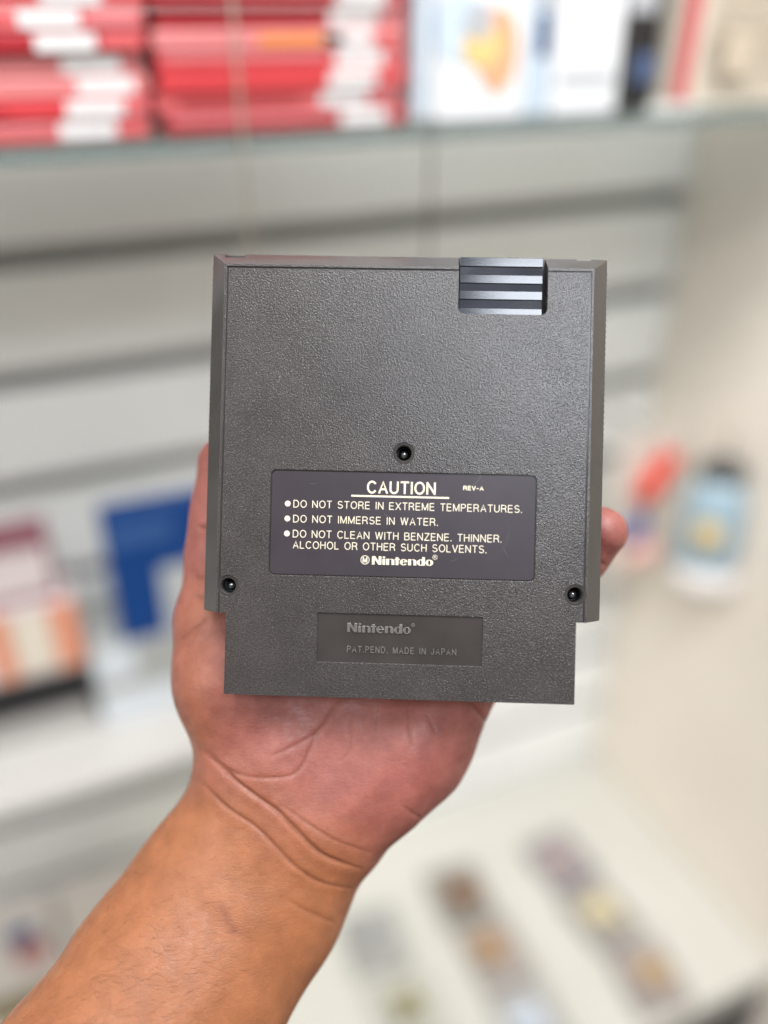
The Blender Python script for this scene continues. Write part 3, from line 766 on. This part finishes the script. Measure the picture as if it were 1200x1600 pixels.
sk = mat('skin', (0.5, 0.27, 0.15), 0.5, 0.35)
b = bsdf(sk)
v = objcoord(sk, 1000.0)
mot = add_noise(sk, v, 0.12, 5, 0.6); fine = add_noise(sk, v, 0.7, 4, 0.6)
tan_ = ramp(sk, mot, [(0.3, (0.185, 0.067, 0.0265)), (0.7, (0.250, 0.094, 0.039))])
pnk = ramp(sk, mot, [(0.3, (0.165, 0.048, 0.040)), (0.7, (0.245, 0.082, 0.066))])
def attr(n):
    a = node(sk, 'ShaderNodeAttribute'); a.attribute_name = n; return a.outputs['Fac']
def mixc(f, a, c):
    m = node(sk, 'ShaderNodeMix', data_type='RGBA')
    L(sk, f, m.inputs[0]); L(sk, a, m.inputs[6])
    if isinstance(c, tuple): m.inputs[7].default_value = (*c, 1)
    else: L(sk, c, m.inputs[7])
    return m.outputs[2]
c1 = mixc(attr('flush'), tan_, pnk)
fr = ramp(sk, fine, [(0.62, (0, 0, 0)), (0.8, (0.35, 0.35, 0.35))])
c2 = mixc(fr, c1, (0.27, 0.09, 0.055))
lm = node(sk, 'ShaderNodeMath', operation='MULTIPLY'); lm.inputs[1].default_value = 0.62
L(sk, attr('line'), lm.inputs[0])
c3 = mixc(lm.outputs[0], c2, (0.13, 0.04, 0.022))
L(sk, c3, b.inputs['Base Color'])
b.inputs['Subsurface Weight'].default_value = 0.35; b.inputs['Subsurface Radius'].default_value = (1.0, 0.35, 0.2); b.inputs['Subsurface Scale'].default_value = 0.0025
vo = node(sk, 'ShaderNodeTexVoronoi'); vo.inputs['Scale'].default_value = 1.6; L(sk, v, vo.inputs['Vector'])
n1 = bump(sk, vo.outputs['Distance'], 0.00004, 0.8)
n2 = bump(sk, add_noise(sk, v, 2.2, 4, 0.6), 0.00006, 0.7, n1)
# fine crossing skin lines, longer across the limb than along it
rot = node(sk, 'ShaderNodeMapping'); rot.inputs['Rotation'].default_value = (0, 0, math.radians(35)); rot.inputs['Scale'].default_value = (0.28, 0.75, 0.5)
L(sk, v, rot.inputs['Vector'])
vl = node(sk, 'ShaderNodeTexVoronoi'); vl.feature = 'DISTANCE_TO_EDGE'; vl.inputs['Scale'].default_value = 1.0; L(sk, rot.outputs['Vector'], vl.inputs['Vector'])
ln_ = ramp(sk, vl.outputs['Distance'], [(0.0, (0, 0, 0)), (0.10, (1, 1, 1))])
n3 = bump(sk, ln_, 0.000035, 0.8, n2)
n4 = bump(sk, add_noise(sk, v, 0.25, 3, 0.6), 0.0002, 0.6, n3)
L(sk, n4, b.inputs['Normal'])
L(sk, ramp(sk, add_noise(sk, v, 0.35, 4), [(0.35, (0.38,) * 3), (0.65, (0.58,) * 3)]), b.inputs['Roughness'])

hand = empty('hand_and_forearm', (0, 0, 0), 'bare left hand and forearm holding the grey cartridge from behind', 'hand')
hand.matrix_world = CAM
body = link('skin_surface', me, sk, hand, smooth=True, scale=0.001)

# sparse fine hairs on the forearm
bmh = bmesh.new()
from mathutils.bvhtree import BVHTree
bvh = BVHTree.FromPolygons([tuple(v.co) for v in me.vertices], [tuple(p.vertices) for p in me.polygons])
rnd = random.Random(5); cnt = 0
for _ in range(1500):
    t = rnd.random(); e = rnd.random() ** 1.4
    lx = 300 - 290 * t; ly = 1215 + 400 * t
    qx = lx + 10 + e * 230; qy = ly + e * 90 + rnd.uniform(-10, 10)
    if t < 0.1 or rnd.random() > 0.16 + 0.4 * t: continue
    d = Vector(P3(qx, qy, 1.0)).normalized()
    h, n, _, _ = bvh.ray_cast(Vector((0, 0, 0)), d)
    if h is None: continue
    ang = rnd.gauss(0.15, 0.35); dr = Vector((math.cos(ang), math.sin(ang), 0)); dr = (dr - n * dr.dot(n)).normalized()
    ln = rnd.uniform(0.0010, 0.0042) * (1 + 0.8 * t); cv = rnd.uniform(-.5, .5); sd = n.cross(dr)
    p = [h + dr * ln * s + sd * cv * ln * s * s + n * (0.00055 * math.sin(s * 2.4) + 0.00002) for s in (0, .33, .66, 1)]
    tube(bmh, p, 0.000022, 4, r1=0.000008); cnt += 1
hr = link('arm_hair', bmh, mat('hair', (0.10, 0.045, 0.022), 0.5, 0.3), body, smooth=True)
tag(hr, kind='stuff')
bpy.context.view_layer.update()
print('hand verts', nv, 'hairs', cnt)
